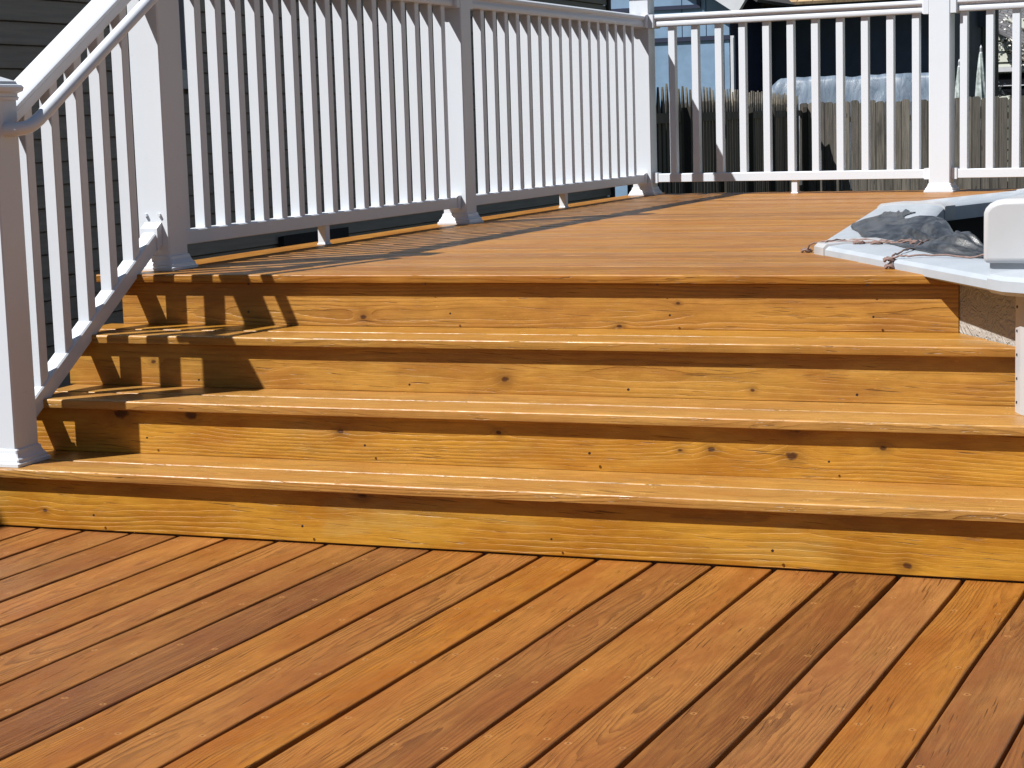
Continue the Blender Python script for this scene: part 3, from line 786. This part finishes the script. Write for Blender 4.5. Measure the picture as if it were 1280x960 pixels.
# ------------------------------------------------------------------ dark house beyond the fence
HY = 36.0
dh = empty('neighbour_house', (-9.3, HY, GROUND))
tag(dh, 'charcoal house with tan shingle roof beyond the grey fence', 'house')
LB(dh, 'wall', M['charcoal'], [(-11.9, -7.25, HY, HY + 5, GROUND, 3.0)])
LB(dh, 'fascia', M['eave'], [(-11.2, -7.0, HY - .75, HY - .70, 2.93, 3.05)])
LB(dh, 'soffit', M['eave'], [(-11.2, -7.0, HY - .70, HY, 2.93, 2.96)])
LB(dh, 'patio_post', M['blackish'], [(-11.46, -11.28, HY - .5, HY - .32, GROUND, 2.93), (-10.55, -10.35, HY - .5, HY - .32, GROUND, 2.93)])
def roof_slab(root, name, mat, x0, x1, y0, z0, y1, z1, th=.05):
    m_ = MB(); o = Vector(root.location)
    vs = [(x0, y0, z0), (x1, y0, z0), (x1, y1, z1), (x0, y1, z1), (x0, y0, z0 - th), (x1, y0, z0 - th), (x1, y1, z1 - th), (x0, y1, z1 - th)]
    m_.add([Vector(v) - o for v in vs], [(0, 1, 2, 3), (7, 6, 5, 4), (0, 4, 5, 1), (1, 5, 6, 2), (2, 6, 7, 3), (3, 7, 4, 0)])
    ln = math.hypot(y1 - y0, z1 - z0)
    m_.uv = [(x0, 0), (x1, 0), (x1, ln), (x0, ln)] * 2
    return m_.build(name, mat, root)
roof_slab(dh, 'roof', M['shingle_tan'], -11.25, -6.95, HY - .78, 3.06, HY + 3.4, 4.9)
q = MB(); o = Vector(dh.location); c = Vector((-10.95, HY - .25, 2.72)) - o
q.tube([c, c + Vector((0, -.1, 0)), c + Vector((0, -.2, -.03)), c + Vector((0, -.26, -.05))], [.05, .10, .13, .13], 14); q.build('floodlight', M['zinc'], dh, smooth=True, angle=40)

dh2 = empty('garage', (-7.3, 40, GROUND))
tag(dh2, 'dark grey-green garage with a low roof, right of the middle back post', 'garage')
LB(dh2, 'wall', M['greywall'], [(-8.2, -7.21, 40, 41.0, GROUND, 3.0), (-8.2, -7.50, 41.001, 43, GROUND, 3.0)])
LB(dh2, 'side_wall', M['blackish'], [(-7.209, -7.00, 40.3, 40.6, GROUND, 3.0)])
LB(dh2, 'fascia', M['charcoal'], [(-8.3, -6.98, 39.7, 39.8, 2.62, 3.3)])
LB(dh2, 'light_bar', M['whitetrim'], [(-7.6, -7.4, 39.95, 39.99, 2.30, 2.34)])
LB(dh2, 'door', M['charcoal'], [(-8.0, -7.62, 39.96, 39.998, 1.2, 2.2)])
LB(dh2, 'pipe', M['whitetrim'], [(-7.80, -7.62, 39.93, 39.955, 1.98, 2.02)])

ch = empty('cream_house', (-7.0, 44, GROUND))
tag(ch, 'cream clapboard house with grey shingled roof at the far right edge', 'house')
m_ = MB(); o = Vector(ch.location)
zz = GROUND
while zz < 2.75:
    for (xa, xb) in ([(-7.72, -4.0)] if not (1.15 < zz < 1.74) else []):
        m_.prism([(-.06, zz + .012), (-.062, zz + .02), (-.03, zz + .235), (.02, zz + .235), (.02, zz + .012)], Vector((xa, 44, 0)) - Vector((o.x, o.y, o.z)), (0, 1, 0), UP, (xb - xa, 0, 0))
    zz += .24
m_.build('wall', M['cream'], ch)
LB(ch, 'wall_core', M['blackish'], [(-7.71, -4.0, 44.03, 47, GROUND, 2.9)])
wn = LB(ch, 'window', M['whitetrim'], [(-7.7, -4.6, 43.90, 43.96, 1.79, 1.90), (-7.7, -4.6, 43.96, 44.0, 1.475, 1.495)])
LB(ch, 'pane', M['glass'], [(-7.7, -4.6, 44.0, 44.028, 1.1, 1.79)]).parent = wn
bpy.context.view_layer.update()
# roof of the cream house sloping down to the right
rr_ = MB()
def slab(mb, p, q, th, y0, y1, o):
    p = Vector(p); q = Vector(q); t = (q - p).normalized(); n_ = Vector((-t.z, 0, t.x))
    mb.prism([(0, y0), (th, y0), (th, y1), (0, y1)], p - o, n_, (0, 1, 0), q - p)
slab(rr_, (-7.75, 44, 2.74), (-6.3, 44, 1.95), .05, -.5, -.44, o)
rr_.build('rake_board', M['whitetrim'], ch)
vs = [(-7.75, 43.4, 2.80), (-6.1, 43.4, 1.95), (-6.0, 46, 3.3), (-7.75, 46, 3.9)]
m_ = MB(); m_.add([Vector(v) - o for v in vs] + [Vector(v) - o - UP * .05 for v in vs], [(0, 1, 2, 3), (7, 6, 5, 4), (0, 4, 5, 1), (1, 5, 6, 2), (2, 6, 7, 3), (3, 7, 4, 0)])
m_.uv = [(0, 0), (1.8, -.2), (1.8, 2.8), (0, 2.6)] * 2; m_.build('roof', M['shingle_grey'], ch)

# ------------------------------------------------------------------ plastic sheet over a pile
tp = MB(); nx, nz = 60, 26
def tarp_pt(i, j):
    f = i / nx; x = -9.75 + 3.15 * f
    prof = 1.64 if x > -9.45 else 1.64 - (-9.45 - x) * .9
    k = j / nz
    # front face bottom -> top edge -> back
    if k < .6: y_ = 32.75 + .22 * (k / .6) ** 2; z_ = GROUND + (prof - GROUND) * (k / .6)
    else: y_ = 32.97 + 1.1 * ((k - .6) / .4); z_ = prof - .75 * ((k - .6) / .4) ** 2
    nn = noise.noise(Vector((x * 2.6 + z_ * 1.2, z_ * .9, 3))) * .10 + noise.noise(Vector((x * 9, z_ * 2.2, 8))) * .035
    return Vector((x, y_ + nn, z_ + .04 * noise.noise(Vector((x * 3, 1, 1))) * (k > .5)))
vs = [tarp_pt(i, j) for j in range(nz + 1) for i in range(nx + 1)]
fs = [(j * (nx + 1) + i, j * (nx + 1) + i + 1, (j + 1) * (nx + 1) + i + 1, (j + 1) * (nx + 1) + i) for j in range(nz) for i in range(nx)]
tp.add(vs, fs); to = tp.build('plastic_sheet', M['tarp'], smooth=True)
sol = to.modifiers.new('thick', 'SOLIDIFY'); sol.thickness = .01
tag(to, 'crinkled bluish plastic sheet over a pile behind the grey fence', 'tarp')

# closed parasols behind the fence
def parasol(loc, h, rot, label):
    root = empty('closed_parasol', loc, rot); tag(root, label, 'parasol', 'closed parasols behind the fence')
    p = MB(); p.tube([(0, 0, 0), (0, 0, h + .09)], .022, 8); p.build('pole', M['zinc'], root)
    c = MB(); rings = []
    n = 16
    for k in range(15):
        f = k / 14; z_ = h - f * 1.75
        r = .025 + .062 * math.sin(min(1, f * 1.15) * 1.9) ** .8 * (1 - .35 * (abs(f - .52) < .06))
        rings.append([((r * (1 + .28 * (q % 2)) + .012 * noise.noise(Vector((q, k * .6, h)))) * math.cos(2 * math.pi * q / n + f), r * (1 + .28 * (q % 2)) * math.sin(2 * math.pi * q / n + f), z_) for q in range(n)])
    c.loft(rings); c.build('canopy', M['parasol_cloth'], root, smooth=True, angle=60)
    k = MB(); k.tube([(0, 0, h), (0, 0, h + .05), (0, 0, h + .1), (0, 0, h + .14)], [.03, .014, .02, .005], 8); k.build('finial', M['whitetrim'], root)
    s_ = MB(); s_.tube([(0, 0, h - .98), (0, 0, h - .91)], .098, 14); s_.build('strap', M['navy'], root)
parasol((-6.53, 34, GROUND), 2.38, .3, 'closed pale parasol close beside the middle back post, lower of the pair')
parasol((-6.16, 34, GROUND), 2.60, 1.1, 'closed pale parasol further from the post, taller of the pair')

# small blossoming tree by the cream house
tr = empty('tree', (-6.6, 42.5, GROUND)); tag(tr, 'thin tree with sparse pale leaves in front of the cream house', 'tree')
rt = random.Random(9)
q = MB(); q.tube([(0, 0, 0), (.05, 0, 1.2), (-.05, .05, 2.3), (-.2, 0, 3.3)], [.07, .06, .045, .02], 8); q.build('trunk', M['bark'], tr)
bl = []; q = MB(); lf = MB()
for k in range(16):
    z0 = 1.7 + rt.random() * 1.5; a = rt.uniform(0, 6.28); L_ = rt.uniform(.5, 1.2)
    p = [Vector((0, 0, z0)), Vector((math.cos(a) * L_ * .5, math.sin(a) * L_ * .5, z0 + .25)), Vector((math.cos(a) * L_, math.sin(a) * L_, z0 + .3 + rt.uniform(-.3, .4)))]
    q.tube(p, [.02, .013, .005], 5)
    for j in range(46):
        t = rt.uniform(.25, 1.05); c = p[1].lerp(p[2], t) + Vector((rt.gauss(0, .10), rt.gauss(0, .10), rt.gauss(0, .09)))
        u_ = Vector((rt.uniform(-1, 1), rt.uniform(-1, 1), rt.uniform(-1, 1))).normalized() * .035; w_ = u_.orthogonal().normalized() * .02
        lf.add([c - u_, c - w_, c + u_, c + w_], [(0, 1, 2, 3)])
q.build('branches', M['bark'], tr); lf.build('crown', M['blossom'], tr)

# ------------------------------------------------------------------ above-ground pool
pool = empty('swimming_pool', (0, 0, 0)); tag(pool, 'above-ground pool with pale blue ledge and embossed cream wall beside the deck', 'pool')
wall = MB(); n = len(POOL)
inner = inset(LEDGE, .082); inner[0] = inner[0] + Vector((.045, .03))
ZL = .621
def ringp(poly, z): return [(p.x, p.y, z) for p in poly]
wall.loft([ringp(POOL, GROUND), ringp(POOL, ZL - .01)], caps=False)
wall.build('wall', M['pool_wall'], pool)
ln_ = MB(); ln_.loft([ringp(inner, ZL - .01), ringp(inner, GROUND + .1)], caps=False); ln_.build('liner', M['liner'], pool)
wt = MB(); wt.add(ringp(inner, .30), [tuple(range(n))]); wt.build('winter_cover', M['liner'], pool)
# one ledge board per side, with its lips; caps over the joints
def ledge_ring(poly_w):                        # offsets (inset, z)
    return [inset(LEDGE, d_) for d_, _ in poly_w]
prof = [(.012, ZL - .012), (.0, ZL - .006), (.0, ZL + .014), (.010, ZL + .024), (.06, ZL + .030), (.20, ZL + .030), (.258, ZL + .024), (.272, ZL + .012), (.272, ZL - .045), (.262, ZL - .045), (.262, ZL + .004), (.02, ZL + .004)]
rings = ledge_ring(prof)
for i in range(n):
    j = (i + 1) % n; m_ = MB()
    a = [Vector((rings[k][i].x, rings[k][i].y, prof[k][1])) for k in range(len(prof))]
    b = [Vector((rings[k][j].x, rings[k][j].y, prof[k][1])) for k in range(len(prof))]
    g_ = .006
    a2 = [p.lerp(q_, g_) for p, q_ in zip(a, b)]; b2 = [q_.lerp(p, g_) for p, q_ in zip(a, b)]
    m_.loft([a2, b2]); m_.build('ledge_board', M['ledge'], pool, smooth=True, angle=35)
for i in range(n):
    P = Vector(LEDGE[i]); pv_ = Vector(LEDGE[i - 1]); nx_ = Vector(LEDGE[(i + 1) % n])
    ra = [Vector((rings[k][i].x, rings[k][i].y, prof[k][1])) for k in range(len(prof))]
    rp = [Vector((rings[k][i - 1].x, rings[k][i - 1].y, prof[k][1])) for k in range(len(prof))]
    rn_ = [Vector((rings[k][(i + 1) % n].x, rings[k][(i + 1) % n].y, prof[k][1])) for k in range(len(prof))]
    capk = range(0, 9)
    def shift(ptA, ptB, dist):
        d_ = (ptB - ptA); return ptA + d_.normalized() * dist
    def grow(p, k):
        o_ = Vector((0, 0, .006)) if k > 1 else Vector((0, 0, .001 if k else -.003))
        c_ = Vector((.6, 6.6, p.z)) - p; c_.z = 0
        return p + o_ - (c_.normalized() * .006 if k < 4 else -c_.normalized() * .006 if k > 6 else Vector((0, 0, 0)))
    m_ = MB(); L1 = .085
    r_a = [grow(shift(ra[k], rp[k], L1), k) for k in capk]; r_b = [grow(ra[k], k) for k in capk]; r_c = [grow(shift(ra[k], rn_[k], L1), k) for k in capk]
    m_.loft([r_a, r_b, r_c], caps=True); m_.build('joint_cap', M['resin'] if i else M['ledge'], pool, smooth=True, angle=35)
# uprights under the joints
for i in range(n):
    c = POOL[i]; P = Vector(LEDGE[i]); out = (P - c).normalized(); tg = Vector((-out.y, out.x))
    if i == 0: c = Vector((-.699, 4.628)); e_ = (Vector(LEDGE[0]) - Vector(LEDGE[1])).normalized(); tg = e_; out = Vector((-.835, -.55))
    m_ = MB(); O_ = Vector((c.x, c.y, 0)); T3 = Vector((tg.x, tg.y, 0)); N3 = Vector((out.x, out.y, 0))
    z0 = Z[2] + .001 if i == 0 else GROUND
    m_.prism([(-.075, .002), (-.070, .030), (-.03, .036), (.03, .036), (.070, .030), (.075, .002)], O_ + UP * z0, T3, N3, UP * (ZL - .014 - z0))
    up_ = m_.build('upright', M['resin'], pool)
    for zz in [ZL - .05 - .0575 * k for k in range(5)]:
        for a_ in (-.055,):
            h_ = MB(); disc(h_, O_ + T3 * a_ + N3 * .0325 + UP * zz, N3, T3, UP, .0035); h_.build('bolt_hole', M['dark'], up_)
# smooth plain joint strip of the wall next to the deck
# ------------------------------------------------------------------ white moulded box on the ledge
bx = empty('white_box', (-.780, 4.83, ZL + .030), R(-3))
tag(bx, 'white plastic box with rounded top on the pool ledge at the right edge', 'pool fitting')
pf = [(-.075, 0), (.105, 0), (.105, .125)] + [(.105 - .055 * (1 - math.cos(t)), .125 + .035 * math.sin(t)) for t in [R(a) for a in (20, 40, 60, 80)]] + [(-.075 + .055 * (1 - math.cos(t)), .118 + .040 * math.sin(t)) for t in [R(a) for a in (85, 65, 45, 25, 8)]]
m_ = MB(); m_.prism(pf, (0, -.07, .014), (1, 0, 0), UP, (0, .26, 0)); bo = m_.build('housing', M['resin'], bx, smooth=True, angle=40)
bv = bo.modifiers.new('b', 'BEVEL'); bv.width = .014; bo.data.set_sharp_from_angle(angle=R(80)); bv.segments = 3; bv.limit_method = 'ANGLE'; bv.angle_limit = R(40)
m_ = MB(); m_.box(-.06, .09, -.055, .06, -.003, .0135); m_.build('foot', M['zinc'], bx)

# ------------------------------------------------------------------ black mesh cover bunched up at the pool edge
V0_, V1_, V2_ = Vector(LEDGE[0]), Vector(LEDGE[1]), Vector(LEDGE[2])
def path_pt(s_):
    """inner edge of the ledge from the second joint back past the first: s=0 near V1, s=1 near V0"""
    pts = [p * 1.05 for p in [Vector((-1.545, 7.0)), Vector((-1.50, 6.3)), Vector((-1.33, 5.72)), Vector((-1.20, 5.43)), Vector((-.98, 5.02)), Vector((-.80, 4.86)), Vector((-.62, 4.70))]]
    f = s_ * (len(pts) - 1); i = min(int(f), len(pts) - 2); return pts[i].lerp(pts[i + 1], f - i), (pts[i + 1] - pts[i]).normalized()
cv = MB(); nu, nv = 150, 46; uvs = []
vs = []
for i in range(nu + 1):
    s_ = i / nu; c, t = path_pt(s_)
    _, t2 = path_pt(min(1, s_ + .06)); _, t0 = path_pt(max(0, s_ - .06)); t = (t + t2 + t0).normalized()
    nn = Vector((-t.y, t.x))                      # towards the water
    hump = (.006 + .038 * math.exp(-((s_ - .36) / .17) ** 2) + .040 * math.exp(-((s_ - .66) / .05) ** 2)) * min(1, s_ * 8)
    wid = .16 + .26 * math.exp(-((s_ - .36) / .24) ** 2)
    for j in range(nv + 1):
        k = j / nv; a = -.075 * (1 - s_ * .5) + wid * k
        zz = ZL + .034 + hump * math.sin(min(1, k * 2.0) * math.pi / 2) if k < .55 else ZL + .034 + hump - (k - .55) ** 1.2 * .9
        w_ = noise.noise(Vector((s_ * 16 + k * 3, k * 4.2, 1))) * .006 + noise.noise(Vector((s_ * 42 - k * 9, k * 9, 4))) * .0015 - abs(noise.noise(Vector((s_ * 3.2 + k * 1.2, k * 5.0 - s_ * 7, 12)))) * .050 + .014 - abs(noise.noise(Vector((s_ * 9 + k * 3, k * 8 - s_ * 14, 22)))) * .014
        edge = min(1, k * 5 + .15)
        aw = a + noise.noise(Vector((s_ * 11, k * 3, 30))) * .020
        vs.append(Vector((c.x + nn.x * aw, c.y + nn.y * aw, max(zz + w_ * edge, ZL + .0345 if a < .05 else -1)))); uvs.append((s_ * 2.4, k * .8))
fs = [(i * (nv + 1) + j, i * (nv + 1) + j + 1, (i + 1) * (nv + 1) + j + 1, (i + 1) * (nv + 1) + j) for i in range(nu) for j in range(nv)]
cv.add(vs, fs); cv.uv = uvs; co = cv.build('pool_cover', M['cover'], smooth=True)
so_ = co.modifiers.new('t', 'SOLIDIFY'); so_.thickness = .003
tag(co, 'crumpled black mesh cover bunched over the pool ledge', 'pool cover')

# cords with knots tied across the ledge
def cord(name, pts, label, knots=()):
    m_ = MB()
    dense = []
    P = [Vector(p) for p in pts]
    for i in range(len(P) - 1):
        for k in range(8):
            t = k / 8; q_ = P[i].lerp(P[i + 1], t); q_.z += .004 * math.sin(t * math.pi) + .0015 * math.sin(i * 5 + k * 1.9)
            dense.append(q_)
    dense.append(P[-1]); m_.tube(dense, .0026, 7)
    for c in knots:
        c = Vector(c)
        m_.tube([c + Vector((.013 * math.cos(a), .013 * math.sin(a), .004 * math.sin(3 * a))) for a in [k * .55 for k in range(13)]], .0036, 6)
        m_.tube([c + Vector((-.016, 0, 0)), c + Vector((-.005, .004, .006)), c + Vector((.008, -.003, .003)), c + Vector((.018, .006, -.002))], .004, 6)
    o = m_.build(name, M['cord'], smooth=True); tag(o, label, 'cord', 'cords tied over the pool ledge'); return o
zc = ZL + .0335
def lp(s_, a, dz=0.0):                           # point on the near ledge board: s along V1->V0, a inwards
    d_ = (V0_ - V1_); p = V1_ + d_ * s_; nn = Vector((-d_.y, d_.x)).normalized()
    return (p.x + nn.x * a, p.y + nn.y * a, zc + dz)
cord('cord', [lp(-.05, -.012, -.05), lp(-.03, -.006, -.01), lp(.03, .04), lp(.10, .12), lp(.16, .17), lp(.22, .22, .01)], 'dark cord with a knot at the outermost corner of the pool ledge', [lp(-.045, -.012, -.03), lp(.12, .13)])
cord('cord', [lp(.22, .24, .012), lp(.32, .14), lp(.44, .03), lp(.47, -.004, -.008), lp(.47, -.008, -.03)], 'dark cord crossing the near ledge to a knot on its outer lip', [lp(.468, -.008, -.012), lp(.20, .21, .004)])
cord('cord', [lp(.47, -.006, -.01), lp(.50, .03), lp(.60, .15), lp(.66, .25, .012)], 'thin cord running from the lip knot back up to the cover', [lp(.475, -.008, -.03)])
cord('cord', [lp(.02, .02), lp(.00, .10), lp(.05, .17), lp(.13, .18), lp(.18, .22, .01)], 'loose loop of cord lying on the corner of the ledge', [lp(.09, .09)])

# ------------------------------------------------------------------ light
w = bpy.data.worlds.new('World'); sc.world = w; w.use_nodes = True
nt = w.node_tree; bg = nt.nodes['Background']
sky = nt.nodes.new('ShaderNodeTexSky'); sky.sky_type = 'NISHITA'; sky.sun_disc = False
EL = 52.0
sky.sun_elevation = R(EL); sky.sun_rotation = R(222); sky.air_density = 1.0; sky.dust_density = .6; sky.ozone_density = 1.2
nt.links.new(sky.outputs[0], bg.inputs['Color']); bg.inputs['Strength'].default_value = .035
sl = bpy.data.lights.new('sun', 'SUN'); sl.energy = 4.6; sl.angle = R(.5); sl.color = (1.0, .975, .935)
so2 = bpy.data.objects.new('sun', sl); col.objects.link(so2)
AZ = R(42.0)
dirv = Vector((math.sin(AZ) * math.cos(R(EL)), math.cos(AZ) * math.cos(R(EL)), -math.sin(R(EL))))
so2.rotation_euler = dirv.to_track_quat('-Z', 'Y').to_euler(); so2.location = (-5, -5, 9)

# ------------------------------------------------------------------ camera
cam = bpy.data.cameras.new('camera'); co_ = bpy.data.objects.new('camera', cam); col.objects.link(co_)
yaw, pit, rol = -.4203, .1362, -.0302
rows = None
cy, sy = math.cos(yaw), math.sin(yaw); cp, sp_ = math.cos(pit), math.sin(pit)
fw = Vector((sy * cp, cy * cp, -sp_)); rt_ = Vector((cy, -sy, 0)); up = rt_.cross(fw)
c_, s_ = math.cos(rol), math.sin(rol)
rt2 = rt_ * c_ + up * s_; up2 = up * c_ - rt_ * s_
mat = Matrix((( rt2.x, up2.x, -fw.x, 0), (rt2.y, up2.y, -fw.y, 0), (rt2.z, up2.z, -fw.z, 1.047), (0, 0, 0, 1)))
co_.matrix_world = mat
cam.sensor_width = 36; cam.lens = 2402.94 / 1280 * 36; cam.clip_end = 2000; cam.clip_start = .05
sc.camera = co_
sc.view_settings.view_transform = 'Standard'; sc.view_settings.look = 'None'; sc.view_settings.gamma = 1
sc.view_settings.exposure = .90
sc.render.resolution_x = 1024; sc.render.resolution_y = 768
